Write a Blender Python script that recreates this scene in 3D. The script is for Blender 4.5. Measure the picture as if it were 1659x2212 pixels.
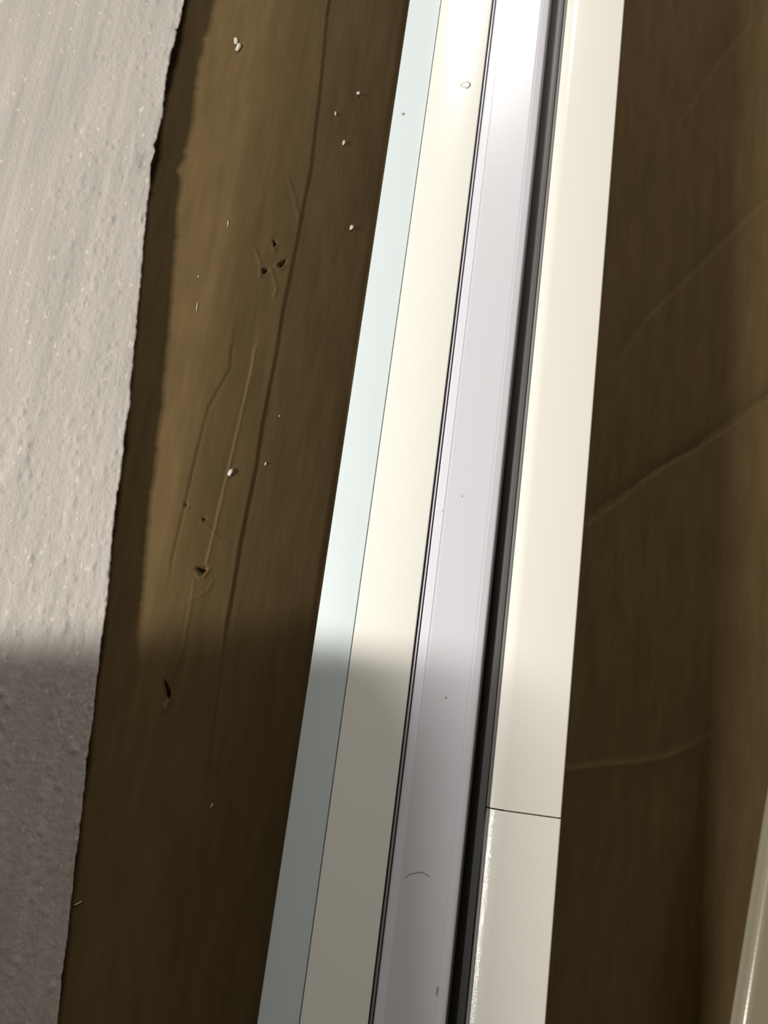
import bpy, bmesh, math, random
import numpy as np
from mathutils import Vector, Matrix, Euler

for o in list(bpy.data.objects):
    bpy.data.objects.remove(o, do_unlink=True)
S = bpy.context.scene
C = S.collection
random.seed(4)
rng = np.random.default_rng(7)

# ------------------------------------------------------------------ camera
ZT = 0.235                      # height of the profile tops above the floor
ZC = ZT + 0.625                 # lens height
PITCH, YAW, FPX = math.radians(12.4), math.radians(7.5), 1671.0
cam_d = bpy.data.cameras.new('camera')
cam = bpy.data.objects.new('camera', cam_d)
C.objects.link(cam)
cam.location = (0, 0, ZC)
cam.rotation_euler = (PITCH, 0, YAW)
cam_d.sensor_fit = 'VERTICAL'
cam_d.sensor_height = 4.8
cam_d.sensor_width = 3.6
cam_d.lens = FPX / 2212 * 4.8
cam_d.clip_start = 0.01
cam_d.dof.use_dof = True
cam_d.dof.focus_distance = 0.63
cam_d.dof.aperture_fstop = 1.1
S.camera = cam
RC = Euler((PITCH, 0, YAW)).to_matrix()

def ray(px, py):
    return RC @ Vector(((px - 829.5) / FPX, -(py - 1106) / FPX, -1))

def at(px, py, z):
    """world point that stands at height z behind a photo pixel"""
    d = ray(px, py)
    t = (z - ZC) / d.z
    return Vector((d.x * t, d.y * t, z))

# ------------------------------------------------------------------ light
S.view_settings.view_transform = 'Standard'
S.view_settings.look = 'None'
S.view_settings.exposure = 0.0
S.view_settings.gamma = 1.0
S.view_settings.use_curve_mapping = False
w = bpy.data.worlds.new('hall_ambient')
S.world = w
w.use_nodes = True
bg = w.node_tree.nodes['Background']
bg.inputs[0].default_value = (1.0, 0.89, 0.72, 1)
bg.inputs[1].default_value = 0.072

def lamp(name, pos, target, sx, sy, power, col, xdir=Vector((1, 0, 0))):
    d = bpy.data.lights.new(name, 'AREA')
    d.shape = 'RECTANGLE'
    d.size, d.size_y = sx, sy
    d.energy = power
    d.color = col
    o = bpy.data.objects.new(name, d)
    C.objects.link(o)
    z = (Vector(pos) - Vector(target)).normalized()
    x = (xdir - z * xdir.dot(z)).normalized()
    y = z.cross(x)
    m = Matrix((x, y, z)).transposed().to_4x4()
    m.translation = pos
    o.matrix_world = m
    return o

LD = Vector((-0.98, -0.38, 1.0))             # towards the main luminaire
TGT = Vector((0.061, 0.028, ZT))
lamp('main_luminaire', TGT + LD * 2.1, TGT, 0.42, 0.09, 134, (1.0, 0.97, 0.91))
# second luminaire further down the hall, seen mirrored in the far end of the profiles
vr = ray(1038, -50)
pr = at(1038, -50, ZT)
rd = Vector((vr.x, vr.y, -vr.z)).normalized()
lamp('far_luminaire', pr + rd * 2.6, pr, 0.34, 0.32, 44, (1.0, 0.96, 0.90))

# ------------------------------------------------------------------ helpers
def mat(name, col, rough=0.5, spec=0.5, build=None):
    m = bpy.data.materials.new(name)
    m.use_nodes = True
    nt = m.node_tree
    b = nt.nodes['Principled BSDF']
    b.inputs['Base Color'].default_value = (*col, 1)
    b.inputs['Roughness'].default_value = rough
    b.inputs['Specular IOR Level'].default_value = spec
    if build:
        build(nt, b)
    return m

def coords(nt, scale):
    tc = nt.nodes.new('ShaderNodeTexCoord')
    mp = nt.nodes.new('ShaderNodeMapping')
    mp.inputs['Scale'].default_value = scale
    nt.links.new(tc.outputs['Object'], mp.inputs['Vector'])
    return mp.outputs[0]

def noise(nt, scale, detail=3, rough=0.55):
    n = nt.nodes.new('ShaderNodeTexNoise')
    n.inputs['Scale'].default_value = 1.0
    n.inputs['Detail'].default_value = detail
    n.inputs['Roughness'].default_value = rough
    nt.links.new(coords(nt, scale), n.inputs['Vector'])
    return n.outputs['Fac']

def ramp(nt, fac, stops):
    r = nt.nodes.new('ShaderNodeValToRGB')
    els = r.color_ramp.elements
    while len(els) < len(stops):
        els.new(0.5)
    for e, (p, c) in zip(els, stops):
        e.position = p
        e.color = (*c, 1)
    nt.links.new(fac, r.inputs[0])
    return r.outputs[0]

def bump(nt, b, fac, strength, dist, prev=None):
    n = nt.nodes.new('ShaderNodeBump')
    n.inputs['Strength'].default_value = strength
    n.inputs['Distance'].default_value = dist
    nt.links.new(fac, n.inputs['Height'])
    if prev:
        nt.links.new(prev, n.inputs['Normal'])
    nt.links.new(n.outputs[0], b.inputs['Normal'])
    return n.outputs[0]

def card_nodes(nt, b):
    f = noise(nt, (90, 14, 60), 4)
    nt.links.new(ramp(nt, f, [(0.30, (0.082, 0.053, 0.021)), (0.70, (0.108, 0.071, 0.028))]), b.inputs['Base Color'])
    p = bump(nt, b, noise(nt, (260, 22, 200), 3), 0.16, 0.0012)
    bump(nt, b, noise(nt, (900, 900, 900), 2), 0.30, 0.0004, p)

def foam_nodes(nt, b):
    st = noise(nt, (75, 5, 40), 3, 0.6)
    base = ramp(nt, st, [(0.30, (0.30, 0.277, 0.254)), (0.70, (0.375, 0.346, 0.319))])
    sp = nt.nodes.new('ShaderNodeMapRange')                       # glassy cut beads read as pale specks
    sp.inputs[1].default_value, sp.inputs[2].default_value = 0.66, 0.74
    nt.links.new(noise(nt, (240, 110, 240), 2, 0.5), sp.inputs[0])
    mx = nt.nodes.new('ShaderNodeMix')
    mx.data_type = 'RGBA'
    nt.links.new(sp.outputs[0], mx.inputs['Factor'])
    nt.links.new(base, mx.inputs['A'])
    mx.inputs['B'].default_value = (0.47, 0.44, 0.40, 1)
    nt.links.new(mx.outputs['Result'], b.inputs['Base Color'])
    p = bump(nt, b, noise(nt, (170, 12, 80), 4, 0.6), 0.28, 0.0020)
    v = nt.nodes.new('ShaderNodeTexVoronoi')
    v.inputs['Scale'].default_value = 1.0
    nt.links.new(coords(nt, (270, 210, 270)), v.inputs['Vector'])
    p = bump(nt, b, v.outputs['Distance'], 0.20, 0.0016, p)
    bump(nt, b, noise(nt, (520, 330, 520), 2, 0.5), 0.45, 0.0012, p)

def paint_nodes(peel, fine=420):
    def f(nt, b):
        bump(nt, b, noise(nt, (fine, fine, fine), 2), peel, 0.0006)
    return f

M = {
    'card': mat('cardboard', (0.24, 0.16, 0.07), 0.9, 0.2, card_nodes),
    'foam': mat('expanded_foam', (0.6, 0.57, 0.53), 0.75, 0.25, foam_nodes),
    'cream': mat('cream_lacquer', (0.735, 0.722, 0.672), 0.17, 0.5, paint_nodes(0.10)),
    'cream_glossy': mat('warm_white_lacquer', (0.72, 0.70, 0.65), 0.12, 0.5, paint_nodes(0.36, 900)),
    'cream_far': mat('cream_white_lacquer', (0.70, 0.68, 0.625), 0.13, 0.5, paint_nodes(0.06)),
    'cool': mat('white_lacquer_cool_reflection', (0.53, 0.585, 0.60), 0.35, 0.4, paint_nodes(0.05)),  # cool light reflected by the sloping face is put into this base colour
    'lilac': mat('lilac_grey_film', (0.575, 0.56, 0.605), 0.24, 0.5, paint_nodes(0.06)),
    'lilac_edge': mat('pale_lilac_edge', (0.64, 0.63, 0.69), 0.22, 0.5, paint_nodes(0.06)),
    'slate': mat('dark_grey_web', (0.20, 0.19, 0.185), 0.45, 0.4, paint_nodes(0.05)),
    'crumb': mat('foam_crumb', (0.50, 0.47, 0.40), 0.7, 0.3),
    'scuff': mat('scuffed_film', (0.27, 0.26, 0.24), 0.7, 0.2),
    'flake': mat('plastic_flake', (0.62, 0.60, 0.53), 0.35, 0.5),
    'concrete': mat('concrete', (0.22, 0.21, 0.20), 0.8, 0.3,
                    lambda nt, b: nt.links.new(ramp(nt, noise(nt, (6, 6, 6), 6), [(0.3, (0.17, 0.165, 0.155)), (0.7, (0.26, 0.25, 0.235))]), b.inputs['Base Color'])),
    'ply': mat('plywood', (0.34, 0.23, 0.12), 0.6, 0.3,
               lambda nt, b: nt.links.new(ramp(nt, noise(nt, (60, 4, 60), 4), [(0.3, (0.28, 0.18, 0.09)), (0.7, (0.40, 0.28, 0.15))]), b.inputs['Base Color'])),
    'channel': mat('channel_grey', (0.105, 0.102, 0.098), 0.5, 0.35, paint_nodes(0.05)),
    'steel': mat('painted_steel', (0.10, 0.11, 0.12), 0.5, 0.5),
}

def link(name, me, m, parent=None):
    o = bpy.data.objects.new(name, me)
    C.objects.link(o)
    if m:
        me.materials.append(m)
    if parent:
        o.parent = parent
    return o

def tag(o, label=None, cat=None, group=None, kind=None):
    for k, v in (('label', label), ('category', cat), ('group', group), ('kind', kind)):
        if v:
            o[k] = v
    return o

def thing(name, label, cat, group=None, loc=(0, 0, 0)):
    o = bpy.data.objects.new(name, None)
    C.objects.link(o)
    o.location = loc
    return tag(o, label, cat, group)

def mesh(name, verts, faces, smooth=False):
    me = bpy.data.meshes.new(name)
    me.from_pydata([tuple(v) for v in verts], [], faces)
    bm = bmesh.new()
    bm.from_mesh(me)
    bmesh.ops.recalc_face_normals(bm, faces=bm.faces)
    bm.to_mesh(me)
    bm.free()
    if smooth:
        me.polygons.foreach_set('use_smooth', [True] * len(me.polygons))
    return me

def box_mesh(name, a, b, bev=0.0):
    bm = bmesh.new()
    bmesh.ops.create_cube(bm, size=1)
    for v in bm.verts:
        v.co = Vector([(a[i] + b[i]) / 2 + v.co[i] * (b[i] - a[i]) for i in range(3)])
    if bev:
        bmesh.ops.bevel(bm, geom=bm.edges[:], offset=bev, segments=2, affect='EDGES')
    me = bpy.data.meshes.new(name)
    bm.to_mesh(me)
    bm.free()
    return me

def rounded(pts, radii, n=5):
    """round the corners of a closed 2-D outline"""
    out = []
    k = len(pts)
    for i in range(k):
        p, r = Vector(pts[i]), radii[i]
        if r <= 0:
            out.append(p)
            continue
        a = (Vector(pts[i - 1]) - p).normalized()
        b = (Vector(pts[(i + 1) % k]) - p).normalized()
        ang = a.angle(b)
        d = r / math.tan(ang / 2)
        c = p + (a + b).normalized() * (r / math.sin(ang / 2))
        s, e = p + a * d - c, p + b * d - c
        th = s.angle_signed(e)
        for j in range(n + 1):
            f = -th * j / n
            out.append(c + Vector((s.x * math.cos(f) - s.y * math.sin(f), s.x * math.sin(f) + s.y * math.cos(f))))
    return out

def extrude(name, outline, y0, y1, xf=None, chamfer=0.0):
    """extrude an (x, z) outline along y"""
    k = len(outline)
    ys = [y0, y1]
    verts = [(p[0], y, p[1]) for y in ys for p in outline]
    faces = [(i, (i + 1) % k, k + (i + 1) % k, k + i) for i in range(k)]
    faces += [tuple(range(k)), tuple(range(2 * k - 1, k - 1, -1))]
    me = mesh(name, verts, faces)
    for p in me.polygons:
        p.use_smooth = len(p.vertices) == 4
    return me

def smooth_by_angle(o, deg=30):
    me = o.data
    bm = bmesh.new()
    bm.from_mesh(me)
    for e in bm.edges:
        if len(e.link_faces) == 2:
            e.smooth = e.calc_face_angle(0) < math.radians(deg)
    bm.to_mesh(me)
    bm.free()

# ------------------------------------------------------------------ floor
tag(link('floor', box_mesh('floor', (-4, -3, -0.1), (3, 5, 0.0)), M['concrete']), kind='structure')
M['plaster'] = mat('grey_plaster', (0.45, 0.44, 0.41), 0.9, 0.2)
tag(link('wall_left', box_mesh('wall_left', (-4.1, -3, 0), (-4, 5, 2.9)), M['plaster']), kind='structure')
tag(link('wall_right', box_mesh('wall_right', (3, -3, 0), (3.1, 5, 2.9)), M['plaster']), kind='structure')
tag(link('wall_front', box_mesh('wall_front', (-4.1, -3.1, 0), (3.1, -3, 2.9)), M['plaster']), kind='structure')
tag(link('wall_back', box_mesh('wall_back', (-4.1, 5, 0), (3.1, 5.1, 2.9)), M['plaster']), kind='structure')

# ------------------------------------------------------------------ carton
ZB = 0.008          # base of the carton
ZP = ZT - 0.122     # raised fold of the base that carries the profiles
ZS = ZT - 0.034          # raised, creased part of the base on the left
X_PR = at(1264.5, 1106, ZT).x              # right edge of the row
X_PL = at(720, 1106, ZT - 0.018).x         # left edge of the row of profiles
X_CR = at(583, 740, ZS).x                  # long crease
X_RW = at(1740, 1500, ZB).x                # right wall
X_LW = -0.72
Y0, Y1 = -0.62, 1.75
print('X_PL', X_PL, 'X_CR', X_CR, 'X_RW', X_RW)

def sstep(t):
    t = np.clip(t, 0, 1)
    return t * t * (3 - 2 * t)

def poly_dist(X, Y, pts):
    """signed distance to a polyline (positive to its right) and the fade towards its ends"""
    best = np.full(X.shape, 1e9)
    sg = np.zeros(X.shape)
    for (ax, ay), (bx, by) in zip(pts[:-1], pts[1:]):
        dx, dy = bx - ax, by - ay
        L2 = dx * dx + dy * dy
        t = np.clip(((X - ax) * dx + (Y - ay) * dy) / L2, 0, 1)
        qx, qy = X - (ax + t * dx), Y - (ay + t * dy)
        d = np.hypot(qx, qy)
        m = d < best
        best = np.where(m, d, best)
        sg = np.where(m, np.sign(qx * dy - qy * dx), sg)
    return best, sg

def px_line(pts, z):
    return [tuple(at(x, y, z)[:2]) for x, y in pts]

LINES = [   # points in the photo, height of the sheet there, depth, half width, step
    ([(716, -60), (705, 0), (690, 150), (668, 330), (650, 420), (638, 485), (625, 550), (605, 650), (590, 745),
      (560, 900), (545, 1000), (528, 1080), (510, 1170), (496, 1260), (480, 1350), (462, 1500), (440, 1640)], ZS - 0.006, -0.0005, 0.0009, 0.0018),
    ([(545, 740), (537, 790), (510, 910), (480, 1040), (460, 1130), (440, 1215)], ZS - 0.003, 0.0006, 0.0009, -0.0010),
    ([(500, 740), (495, 790), (450, 880), (425, 980), (400, 1090), (370, 1220)], ZS - 0.002, -0.0003, 0.0012, 0.0008),
    ([(415, 1250), (405, 1320), (390, 1400), (365, 1470)], ZS - 0.002, 0.0006, 0.0010, 0),
    ([(440, 1130), (470, 1160), (490, 1165)], ZS - 0.003, 0.0007, 0.0010, 0),
    ([(620, 370), (632, 400), (640, 440)], ZS - 0.005, 0.0006, 0.0018, 0),
    ([(548, 530), (556, 548), (560, 556)], ZS - 0.003, 0.0010, 0.0010, 0),
    ([(580, 560), (592, 600), (586, 620)], ZS - 0.004, 0.0008, 0.0012, 0),
    ([(375, 1290), (400, 1300), (440, 1275), (452, 1250)], ZS - 0.003, 0.0006, 0.0010, 0),
    # folds of the right half
    ([(1700, 400), (1640, 452), (1560, 530), (1480, 610), (1400, 690), (1340, 780)], ZB, 0, 0.0016, -0.0042),
    ([(1720, 815), (1640, 876), (1560, 935), (1500, 975), (1420, 1020), (1340, 1082), (1300, 1110)], ZB, 0, 0.0016, -0.0085),
    ([(1700, -10), (1640, 30), (1560, 130), (1500, 220)], ZB, 0, 0.0016, -0.0036),
    ([(1230, 1655), (1300, 1645), (1380, 1640), (1440, 1628), (1500, 1600)], ZB, 0.0004, 0.0024, 0.0030),
    ([(1345, 890), (1340, 960), (1333, 1080)], ZB, 0.0016, 0.0016, 0),
]
HOLES = [  # px, py, half length along y / across (m), turn, depth
    (588, 508, 0.0032, 0.0012, 8, 0.006), (603, 545, 0.0050, 0.0013, -28, 0.005), (567, 571, 0.0034, 0.0015, -32, 0.006),
    (431, 1229, 0.0028, 0.0034, 20, 0.005), (357, 1497, 0.0070, 0.0018, 14, 0.008), (437, 1120, 0.0014, 0.0014, 0, 0.003),
    (402, 1092, 0.0016, 0.0012, 0, 0.002),
]

def base_shape(X, Y):
    d = X - X_CR
    wid = X_PL - X_CR
    u = np.clip((d + 0.06) / (wid + 0.06), 0, 1)
    z = ZS - 0.096 * u ** 1.4                         # sheet bows down towards the profiles
    z = z + 0.0016 * np.sin(Y * 9.0 + 1.0) * u + 0.0010 * np.sin(Y * 23 + X * 30) * u
    k = sstep((X - (X_PL - 0.016)) / 0.014)           # final drop beside the profiles
    z = z * (1 - k) + ZP * k
    q = sstep((X - (X_PR + 0.004)) / 0.022)
    z = z * (1 - q) + ZB * q
    r = sstep((X - (X_PR + 0.03)) / 0.03)
    z = z + r * (0.0012 * np.sin(X * 40 + Y * 9) + 0.0012 * np.sin(Y * 17 - X * 22))
    return z

def base_z(X, Y):
    X, Y = np.asarray(X, float), np.asarray(Y, float)
    z = base_shape(X, Y)
    foamless = sstep((X - (X_CR - 0.14)) / 0.02)
    for pts, zz, dep, hw, stp in LINES:
        pl = px_line(pts, zz)
        ax = np.array(pl)
        m = (X > ax[:, 0].min() - .05) & (X < ax[:, 0].max() + .05) & (Y > ax[:, 1].min() - .05) & (Y < ax[:, 1].max() + .05)
        if not m.any():
            continue
        dd, sg = poly_dist(X[m], Y[m], pl)
        z[m] += dep * np.exp(-(dd / hw) ** 2) + stp * 0.5 * (1 + sg) * np.exp(-dd / (0.016 if zz == ZB else 0.012)) * (1 - np.exp(-(dd / hw) ** 2))
    for px, py, a, b, turn, dep in HOLES:
        p = at(px, py, ZS - 0.004)
        c, s = math.cos(math.radians(turn)), math.sin(math.radians(turn))
        qx, qy = X - p.x, Y - p.y
        u, v = qx * c + qy * s, -qx * s + qy * c
        e = ((u / b) ** 2 + (v / a) ** 2) * (1 + 0.45 * np.sin(3 * np.arctan2(v / a, u / b) + px))
        z = z - dep * np.exp(-e ** 2) + 0.0013 * np.exp(-((np.sqrt(e) - 1.7) / 0.35) ** 2) * (v < 0)
    return z

box = thing('cardboard_box', 'long open brown cardboard box with creased base holding foam and white profiles', 'box')
xs = np.unique(np.concatenate([np.linspace(X_LW, -0.36, 6), np.arange(-0.36, X_PL + 0.004, 0.00105),
                               np.linspace(X_PL + 0.004, X_PR, 12), np.arange(X_PR, X_RW + 0.004, 0.0022)]))
ys = np.unique(np.concatenate([np.linspace(Y0, -0.34, 5), np.arange(-0.34, 0.90, 0.0015), np.linspace(0.90, Y1, 12)]))
XX, YY = np.meshgrid(xs, ys)
ZZ = base_z(XX, YY)
ny, nx = XX.shape
V = np.stack([XX.ravel(), YY.ravel(), ZZ.ravel()], 1)
idx = np.arange(nx * ny).reshape(ny, nx)
F = np.stack([idx[:-1, :-1], idx[:-1, 1:], idx[1:, 1:], idx[1:, :-1]], -1).reshape(-1, 4)
# skirt down to the floor and underside
ring = np.concatenate([idx[0, :], idx[1:, -1], idx[-1, -2::-1], idx[-2:0:-1, 0]])
low = V[ring].copy()
low[:, 2] = 0.0005
nb = len(V)
V = np.concatenate([V, low])
k = len(ring)
j = np.arange(k)
SK = np.stack([ring[j], nb + j, nb + (j + 1) % k, ring[(j + 1) % k]], 1)
me = bpy.data.meshes.new('base_panel')
allf = np.concatenate([F, SK])
me.vertices.add(len(V))
me.vertices.foreach_set('co', V.ravel())
me.loops.add(allf.size + k)
me.loops.foreach_set('vertex_index', np.concatenate([allf.ravel(), nb + np.arange(k)[::-1]]))
me.polygons.add(len(allf) + 1)
me.polygons.foreach_set('loop_start', np.concatenate([np.arange(len(allf)) * 4, [allf.size]]))
me.update(calc_edges=True)
me.validate()
me.polygons.foreach_set('use_smooth', [True] * len(F) + [False] * (len(me.polygons) - len(F)))
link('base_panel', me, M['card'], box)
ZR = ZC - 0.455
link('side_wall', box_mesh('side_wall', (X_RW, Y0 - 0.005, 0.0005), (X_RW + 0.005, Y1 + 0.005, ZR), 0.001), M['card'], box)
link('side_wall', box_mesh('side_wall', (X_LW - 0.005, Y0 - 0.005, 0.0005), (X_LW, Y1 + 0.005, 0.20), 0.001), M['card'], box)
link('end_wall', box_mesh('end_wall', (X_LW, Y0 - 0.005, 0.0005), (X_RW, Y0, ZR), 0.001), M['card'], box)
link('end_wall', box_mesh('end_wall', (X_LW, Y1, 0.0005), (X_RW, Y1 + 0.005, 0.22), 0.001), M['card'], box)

def surf(px, py):
    z = ZS if px < 900 else ZB
    for _ in range(6):
        p = at(px, py, z)
        z = float(base_z(np.array([p.x]), np.array([p.y]))[0])
    return at(px, py, z)

# ------------------------------------------------------------------ foam sheet
TF = 0.024
ZF = ZS + 0.0012 + TF
EDGE = [(430, -180), (412, -80), (398, 0), (391, 40), (385, 57), (379, 62), (383, 66), (375, 100), (371, 104), (360, 170), (352, 240), (340, 300),
        (333, 312), (335, 326), (330, 336), (324, 350), (325, 372), (324, 400), (318, 440), (315, 480), (308, 560), (303, 620),
        (297, 690), (291, 740), (285, 810), (282, 830), (281, 880), (275, 895), (270, 930), (266, 980), (260, 1030), (250, 1090),
        (247, 1110), (242, 1180), (237, 1230), (231, 1300), (222, 1370), (213, 1440), (206, 1500), (199, 1570), (190, 1635), (187, 1640),
        (184, 1680), (175, 1760), (165, 1840), (155, 1930), (150, 1970), (140, 2060), (131, 2140), (124, 2212), (110, 2320), (95, 2440)]
E = np.array([at(x, y, ZF)[:2] for x, y in EDGE])[::-1]
fy = np.unique(np.concatenate([np.linspace(E[0, 1], -0.27, 4), np.arange(-0.27, 0.78, 0.0016), np.linspace(0.78, E[-1, 1], 6)]))
ex = np.interp(fy, E[:, 1], E[:, 0])
rag = np.convolve(rng.normal(0, 1, len(fy)), np.ones(3) / 3, 'same') * 0.0004 + np.convolve(rng.normal(0, 1, len(fy)), np.ones(9) / 9, 'same') * 0.0005
ex = ex + rag
XFL = -0.70
FW = 0.40                                    # fine part of the grid, measured from the edge
ts = np.concatenate([np.linspace(0, 1, 5)[:-1] * -1 + 0, []])
off = np.concatenate([np.arange(0, 0.006, 0.0010), np.arange(0.006, 0.24, 0.0017)])
cols = []
for dxo in off:
    cols.append(ex - dxo)
xl = ex - off[-1]
for f in (0.15, 0.4, 0.7, 1.0):
    cols.append(xl + (XFL - xl) * f)
FX = np.stack(cols, 1)[:, ::-1]
FY = np.repeat(fy[:, None], FX.shape[1], 1)
FZ = np.full(FX.shape, ZF)
# knocked-out beads and proud beads, wire-cut ridges
def stamp(n, r0, r1, h0, h1, stretch):
    for _ in range(n):
        cx, cy = rng.uniform(-0.36, -0.12), rng.uniform(-0.26, 0.76)
        r = rng.uniform(r0, r1)
        h = rng.uniform(h0, h1)
        st = rng.uniform(1.0, stretch)
        iy0, iy1 = np.searchsorted(fy, [cy - 3 * r * st, cy + 3 * r * st])
        if iy1 <= iy0:
            continue
        sl = slice(iy0, iy1)
        e = ((FX[sl] - cx) / r) ** 2 + ((FY[sl] - cy) / (r * st)) ** 2
        FZ[sl] += h * np.exp(-e)
stamp(1100, 0.0011, 0.0022, 0.0005, 0.0015, 2.6)
stamp(800, 0.0012, 0.0022, -0.0010, -0.0004, 2.0)
stamp(60, 0.003, 0.006, -0.0010, 0.0008, 4.0)
q = at(316, 348, ZF)                          # dented corner of the edge
FZ -= 0.003 * np.exp(-(((FX - q.x) / 0.007) ** 2 + ((FY - q.y) / 0.010) ** 2) ** 1.5)
rw = np.convolve(rng.normal(0, 1, 900), np.ones(7) / 7, 'same')
FZ += 0.00035 * np.interp(FX, np.linspace(-0.72, 0.0, 900), rw)
FZ[:, -1] -= 0.0008
n1, n2 = FX.shape
top = np.stack([FX.ravel(), FY.ravel(), FZ.ravel()], 1)
fi = np.arange(n1 * n2).reshape(n1, n2)
FF = np.stack([fi[:-1, :-1], fi[:-1, 1:], fi[1:, 1:], fi[1:, :-1]], -1).reshape(-1, 4)
ring = np.concatenate([fi[0, :], fi[1:, -1], fi[-1, -2::-1], fi[-2:0:-1, 0]])
low = top[ring].copy()
low[:, 2] = ZF - TF
low[low[:, 0] > XFL + 0.1, 0] -= 0.016
k = len(ring)
j = np.arange(k)
nb = len(top)
SK = np.stack([ring[j], nb + j, nb + (j + 1) % k, ring[(j + 1) % k]], 1)
allf = np.concatenate([FF, SK])
V = np.concatenate([top, low])
me = bpy.data.meshes.new('foam_sheet')
me.vertices.add(len(V))
me.vertices.foreach_set('co', V.ravel())
me.loops.add(allf.size + k)
me.loops.foreach_set('vertex_index', np.concatenate([allf.ravel(), nb + np.arange(k)[::-1]]))
me.polygons.add(len(allf) + 1)
me.polygons.foreach_set('loop_start', np.concatenate([np.arange(len(allf)) * 4, [allf.size]]))
me.update(calc_edges=True)
me.validate()
me.polygons.foreach_set('use_smooth', [True] * len(FF) + [False] * (len(me.polygons) - len(FF)))
tag(link('foam_sheet', me, M['foam']), 'white expanded foam sheet with ragged edge lying along the left side of box', 'foam')

# ------------------------------------------------------------------ profiles
YM = 1106
def px_x(px, z, py=YM):
    return at(px, py, z).x

PY0, PY1 = -0.55, 1.60
# photo x of each edge where it crosses the middle row
e_blue, e_seam, e_crr, e_gl, e_gr, e_c2l, e_c2r = 720, 800.5, 929.5, 939.5, 1076.5, 1121, 1264.5

# white strip leaning down to the left, cool reflected tint in its colour
xa, xb = px_x(e_blue, ZT - 0.0095), px_x(e_seam, ZT - 0.0015) - 0.0006
o = thing('aluminium_profile', '-', 'profile', loc=((xa + xb) / 2, 0, ZP))
cool = o
out = rounded([(xa + 0.014, ZP + 0.0008), (xa + 0.014, ZT - 0.020), (xa, ZT - 0.0145), (xa, ZT - 0.0095), (xb, ZT - 0.0015), (xb, ZP + 0.0008)], [0, 0, 0.0006, 0.0012, 0.0006, 0], 4)
cool_out = out
tag(o, 'bluish-white profile with sloping face, leftmost of the row, cool reflected light in its colour', 'profile')

# cream strip
xc0, xc1 = px_x(e_seam, ZT), px_x(e_crr, ZT)
out = rounded([(xc0, ZP + 0.0008), (xc0, ZT), (xc1, ZT), (xc1, ZP + 0.0008)], [0, 0.0007, 0.0012, 0], 4)
o = link('aluminium_profile', extrude('profile', out, PY0, PY1), M['cream'])
smooth_by_angle(o)
tag(o, 'cream glossy flat profile between the bluish strip and the lilac-grey profile', 'profile')
cream = o

# lilac-grey strip: thin lip, groove, pale bevelled borders, flat middle, round right shoulder
xg0, xg1 = px_x(e_gl, ZT), px_x(e_gr, ZT - 0.002)
lil = thing('aluminium_profile', 'lilac-grey film-covered profile with pale edges beside the dark channel', 'profile', loc=((xg0 + xg1) / 2, 0, ZP))
def rel(o, p):
    o.parent = p
    o.matrix_parent_inverse = Matrix.Translation(-Vector(p.location))
    return o
mid0, mid1 = xg0 + 0.0095, xg1 - 0.0095
zb = ZP + 0.0008
out = rounded([(xg0, zb), (xg0, ZT - 0.0012), (mid0, ZT - 0.0004), (mid1, ZT - 0.0004), (xg1, ZT - 0.0018), (xg1, zb)],
              [0, 0.0010, 0.004, 0.006, 0.0030, 0], 6)
body = rel(link('body', extrude('body', out, PY0, PY1), M['lilac']), lil)
smooth_by_angle(body)
# edge bands, 0.3 mm proud of the film
def band(name, x0, x1, z0, z1, m, par):
    out = [(x0, z0 - 0.001), (x0, z0), (x1, z1), (x1, z1 - 0.001)]
    b = rel(link(name, extrude(name, out, PY0, PY1), m), par)
    smooth_by_angle(b)
    return b
band('edge_band', xg0 + 0.0012, xg0 + 0.0070, ZT - 0.0007, ZT - 0.0002, M['lilac_edge'], lil)
band('edge_band', xg1 - 0.0072, xg1 - 0.0026, ZT - 0.0002, ZT - 0.0016, M['lilac_edge'], lil)
lip = rel(link('lip', extrude('lip', rounded([(xg0 - 0.0026, zb), (xg0 - 0.0026, ZT - 0.0025), (xg0 - 0.0010, ZT - 0.0025), (xg0 - 0.0010, zb)],
                                             [0, 0.0005, 0.0005, 0], 3), PY0, PY1), M['lilac_edge']), lil)
web = rel(link('joining_web', extrude('joining_web', [(xg0 - 0.0010, zb), (xg0 - 0.0010, zb + 0.004), (xg0, zb + 0.004), (xg0, zb)], PY0, PY1), M['lilac_edge']), lil)

b = rel(link('body', extrude('body', cool_out, PY0, PY1), M['cool']), cool)
smooth_by_angle(b)
b = rel(link('side_web', extrude('side_web', [(xa + 0.0115, ZP + 0.0008), (xa + 0.0115, ZT - 0.0200), (xa + 0.0138, ZT - 0.0202), (xa + 0.0138, ZP + 0.0008)], PY0, PY1), M['slate']), cool)  # dark web added to keep bounced light off the cardboard
b['label'] = 'added dark grey web under the sloping face, cuts bounced light'

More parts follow.
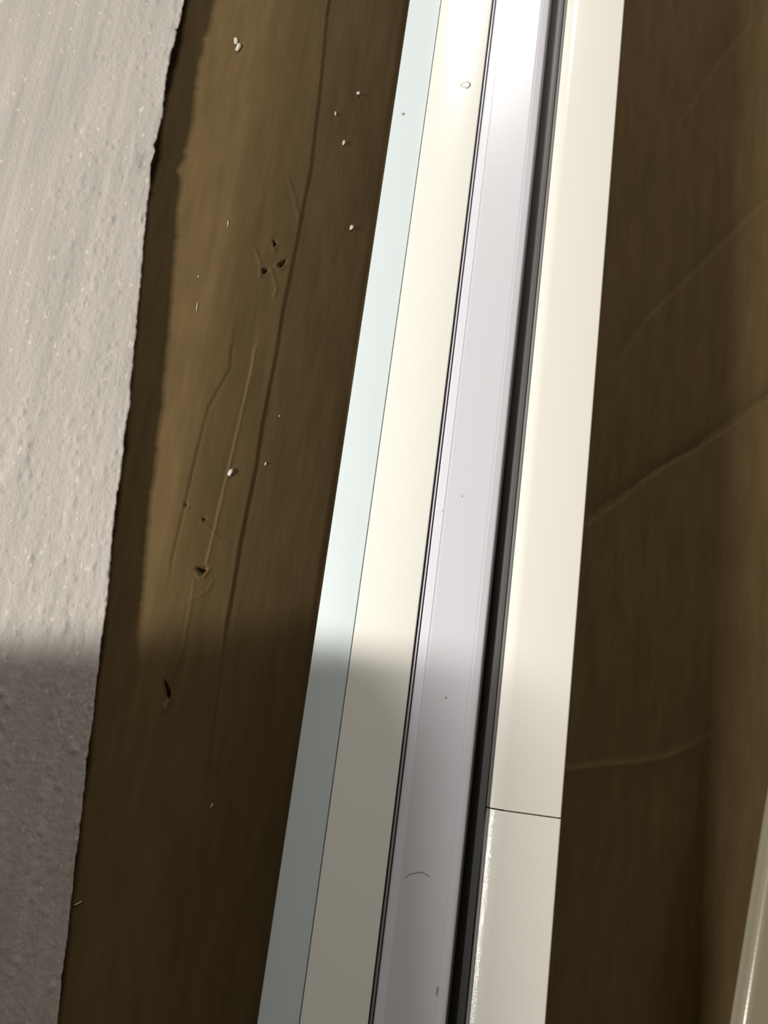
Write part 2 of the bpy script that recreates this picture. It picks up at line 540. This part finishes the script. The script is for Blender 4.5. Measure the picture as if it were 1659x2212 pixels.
# right row: two lengths butted end to end, each with a dark web on its left flank
xr0, xr1 = px_x(e_c2l, ZT), px_x(e_c2r, ZT)
yj = at(1133, 1757, ZT).y
def right_profile(y0, y1, label, m, dx=0.0, dz=0.0):
    t = thing('aluminium_profile', label, 'profile', loc=((xr0 + xr1) / 2 + dx, y0, ZP))
    out = rounded([(xr0 + dx + 0.0004, zb), (xr0 + dx + 0.0004, ZT - 0.012), (xr0 + dx, ZT - 0.010)]
                  + [(xr0 + dx + 0.0100 - 0.0200 * math.sin(a), ZT + dz - 0.0200 * (1 - math.cos(a))) for a in np.linspace(0.53, 0.0, 12)]
                  + [(xr1 + dx, ZT + dz), (xr1 + dx, zb)],
                  [0, 0, 0] + [0] * 12 + [0.0018, 0], 6)
    b = rel(link('body', extrude('body', out, y0, y1), m), t)
    smooth_by_angle(b)
    wo = rounded([(xr0 + dx - 0.0022, zb), (xr0 + dx - 0.0022, ZT - 0.0036), (xr0 + dx - 0.0001, ZT - 0.0030), (xr0 + dx - 0.0001, zb)], [0, 0.0006, 0, 0], 3)
    s = rel(link('side_web', extrude('side_web', wo, y0, y1), M['slate']), t)
    s['label'] = 'dark grey web down the left flank'
    return t
right_profile(yj + 0.0006, PY1, 'long cream-white profile on the right, ending at the cross joint', M['cream_far'])
near = right_profile(PY0, yj - 0.0006, 'short glossy warm-white profile in the near right, below the cross joint', M['cream_glossy'], 0.0003, -0.0006)
tg = rel(link('joint_gasket', box_mesh('joint_gasket', (xr0 + 0.011, yj - 0.0005, zb), (xr1 - 0.0012, yj + 0.0005, ZT - 0.0022)), mat('brown_gasket', (0.33, 0.25, 0.16), 0.7, 0.2)), near)
tg['label'] = 'brownish gasket in the cross joint'
# dark flank of the lilac profile facing the channel
fl = rel(link('side_web', extrude('side_web', rounded([(xg1 + 0.0001, zb), (xg1 + 0.0001, ZT - 0.0052), (xg1 + 0.0016, ZT - 0.0056), (xg1 + 0.0016, zb)], [0, 0, 0.0006, 0], 3), PY0, PY1), M['slate']), lil)
cf = rel(link('channel_floor', extrude('channel_floor', [(xg1 + 0.0017, ZT - 0.026), (xg1 + 0.0017, ZT - 0.024), (xr0 - 0.0030, ZT - 0.0075), (xr0 - 0.0026, ZT - 0.0095)], PY0, PY1), M['channel']), lil)
cf['label'] = 'dark grey floor of the channel'
fl['label'] = 'dark grey web facing the channel'
print('gap', xg1, xr0, 'widths', xb - xa, xc1 - xc0, xg1 - xg0, xr1 - xr0)

# pale strip lying across the rims of the carton, near right corner of the frame
zs = ZR + 0.0008
p1, p2 = at(1661, 1830, zs + 0.012), at(1598, 2230, zs + 0.012)
d = (p1 - p2)
d.z = 0
d.normalize()
nrm = Vector((d.y, -d.x, 0))
Lf = (Y0 - 0.03 - p2.y) / d.y
Lb = (X_RW + 0.02 - p2.x) / d.x
W_ = 0.055
out = rounded([(0, 0), (0, 0.012), (W_, 0.012), (W_, 0)], [0.001, 0.005, 0.002, 0.001], 6)
me = extrude('strip', out, Lf, Lb)
mw = Matrix(((nrm.x, d.x, 0, p2.x), (nrm.y, d.y, 0, p2.y), (0, 0, 1, zs), (0, 0, 0, 1)))
me.transform(mw)
o = link('pale_strip', me, mat('grey_beige_lacquer', (0.15, 0.132, 0.088), 0.2, 0.5, paint_nodes(0.06)))
smooth_by_angle(o)
tag(o, 'blurred beige glossy strip crossing the lower right corner close to the camera', 'strip')

# ------------------------------------------------------------------ small marks on the profiles
def blob(name, p, rx, ry, h, m, turn=0, seed=0, sides=9):
    r = random.Random(seed)
    vs = []
    for kz, sc in ((0.0, 0.85), (0.55, 1.0), (1.0, 0.55)):
        for i in range(sides):
            a = 2 * math.pi * i / sides
            q = sc * (0.75 + 0.45 * r.random())
            vs.append((rx * q * math.cos(a), ry * q * math.sin(a), h * kz * (0.8 + 0.3 * r.random()) if kz else 0))
    fs = [tuple(range(sides - 1, -1, -1)), tuple(range(2 * sides, 3 * sides))]
    for l in range(2):
        for i in range(sides):
            fs.append((l * sides + i, l * sides + (i + 1) % sides, (l + 1) * sides + (i + 1) % sides, (l + 1) * sides + i))
    o = link(name, mesh(name, vs, fs, True), m)
    o.location = p
    o.rotation_euler = (0, 0, math.radians(turn))
    return o

o = blob('plastic_flake', at(1007, 184, ZT + 0.0001), 0.0052, 0.0040, 0.00025, M['flake'], 10, 3)
tag(o, 'thin greyish plastic flake stuck on the far end of the cream profile', 'flake')
zblu = lambda x: ZT - 0.0095 + 0.008 * (x - xa) / (xb - xa)
p = at(871, 250, ZT - 0.009)
p.z = zblu(p.x) + 0.0001
o = blob('plastic_flake', p, 0.0018, 0.0016, 0.0005, M['scuff'], 0, 5)
o.rotation_euler = (0, -math.atan2(0.008, xb - xa), 0)
tag(o, 'tiny dark speck on the far end of the bluish profile', 'flake')

def scuff(pts, w, name='scuff'):
    z = ZT - 0.0003
    P = [at(x, y, z) for x, y in pts]
    vs, fs = [], []
    for i, q in enumerate(P):
        t = (P[min(i + 1, len(P) - 1)] - P[max(i - 1, 0)]).normalized()
        n = Vector((-t.y, t.x, 0)) * w * (0.4 + 0.6 * math.sin(math.pi * (i + 0.5) / len(P)))
        for s, zz in ((-1, 0), (-0.5, 0.00018), (0.5, 0.00018), (1, 0)):
            vs.append(q + n * s + Vector((0, 0, zz - 0.00012)))
    for i in range(len(P) - 1):
        for k in range(3):
            fs.append((i * 4 + k, i * 4 + k + 1, i * 4 + k + 5, i * 4 + k + 4))
    o = rel(link(name, mesh(name, vs, fs), M['scuff']), lil)
    return o
scuff([(875, 1897), (884, 1889), (897, 1886), (910, 1884), (920, 1888), (930, 1895)], 0.00055)
scuff([(962, 1505), (965, 1509)], 0.0009)
scuff([(946, 2132), (944, 2142), (943, 2150)], 0.0008)
scuff([(954, 1102), (957, 1104)], 0.0007)
scuff([(997, 1070), (999, 1074)], 0.0006)

# ------------------------------------------------------------------ foam crumbs on the cardboard
CR = [
    (510, 90, 0.0022, 0.0045, 12, 'slim white foam crumb, upper of the touching pair near the top'),
    (516, 104, 0.0027, 0.0050, -6, 'plump white foam crumb, lower of the touching pair near the top'),
    (774, 203, 0.0018, 0.0020, 0, 'small white foam crumb beside the top of the bluish profile'),
    (725, 246, 0.0009, 0.0030, 4, 'thin dull foam sliver left of the crumbs beside the bluish profile'),
    (743, 310, 0.0015, 0.0034, -4, 'oval white foam crumb below the thin dull sliver'),
    (760, 493, 0.0020, 0.0034, -14, 'wedge-shaped white foam crumb on the dark cardboard by the bluish profile'),
    (498, 1022, 0.0020, 0.0037, -18, 'white foam crumb halfway down, left of the long crease'),
    (574, 1002, 0.0007, 0.0018, 0, 'speck of foam right of the long crease halfway down'),
    (493, 483, 0.0006, 0.0046, 2, 'hair-thin pale foam sliver on the bright cardboard below the pair'),
    (426, 664, 0.0005, 0.0055, 4, 'long hair-thin pale sliver close to the shadow of the foam sheet'),
    (429, 598, 0.0006, 0.0014, 0, 'minute pale speck above the long hair-thin sliver'),
    (604, 899, 0.0006, 0.0010, 0, 'minute pale speck on the plain cardboard right of the crease'),
    (457, 1741, 0.0006, 0.0026, -16, 'faint sliver in the dark near part of the box'),
    (168, 1952, 0.0006, 0.0040, -55, 'fine fibre poking out at the near edge of the foam sheet'),
]
for i, (px, py, rx, ry, turn, lab) in enumerate(CR):
    p = surf(px, py)
    if px < 200:
        p = surf(px, py)
    o = blob('foam_crumb', p + Vector((0, 0, 0.0002)), rx, ry, max(rx * 1.1, 0.0008), M['crumb'], turn, 20 + i, 8)
    tag(o, lab, 'crumb', 'foam crumbs on the cardboard')

# ------------------------------------------------------------------ unseen plywood blocker, added only to cast the shadow over the near end
TH = ZT + 0.49
kx = TGT + LD * ((TH - ZT) / LD.z)
shade_bench = thing('added_shade_bench', 'unseen plywood blocker on steel legs, added to shade the near left of box', 'shade blocker')
tx1, ty1 = kx.x, kx.y
tx0, ty0 = -1.75, -1.35
ol = rounded([(tx0, ty0), (tx0, ty1), (tx1, ty1), (tx1, ty0)], [0.03, 0.03, 0.09, 0.03], 10)
k = len(ol)
cc, ss = math.cos(YAW), math.sin(YAW)
ol = [Vector((tx1 + (p.x - tx1) * cc - (p.y - ty1) * ss, ty1 + (p.x - tx1) * ss + (p.y - ty1) * cc)) for p in ol]
vs = [(p.x, p.y, TH) for p in ol] + [(p.x, p.y, TH + 0.03) for p in ol]
fs = [tuple(range(k)), tuple(range(2 * k - 1, k - 1, -1))] + [(i, (i + 1) % k, k + (i + 1) % k, k + i) for i in range(k)]
link('blocker_top', mesh('blocker_top', vs, fs), M['ply'], shade_bench)
for lx in (-1.68, -0.80):
    for ly in (ty0 + 0.10, ty1 - 0.35):
        link('blocker_leg', box_mesh('blocker_leg', (lx, ly, 0.0), (lx + 0.04, ly + 0.04, TH - 0.0005), 0.003), M['steel'], shade_bench)
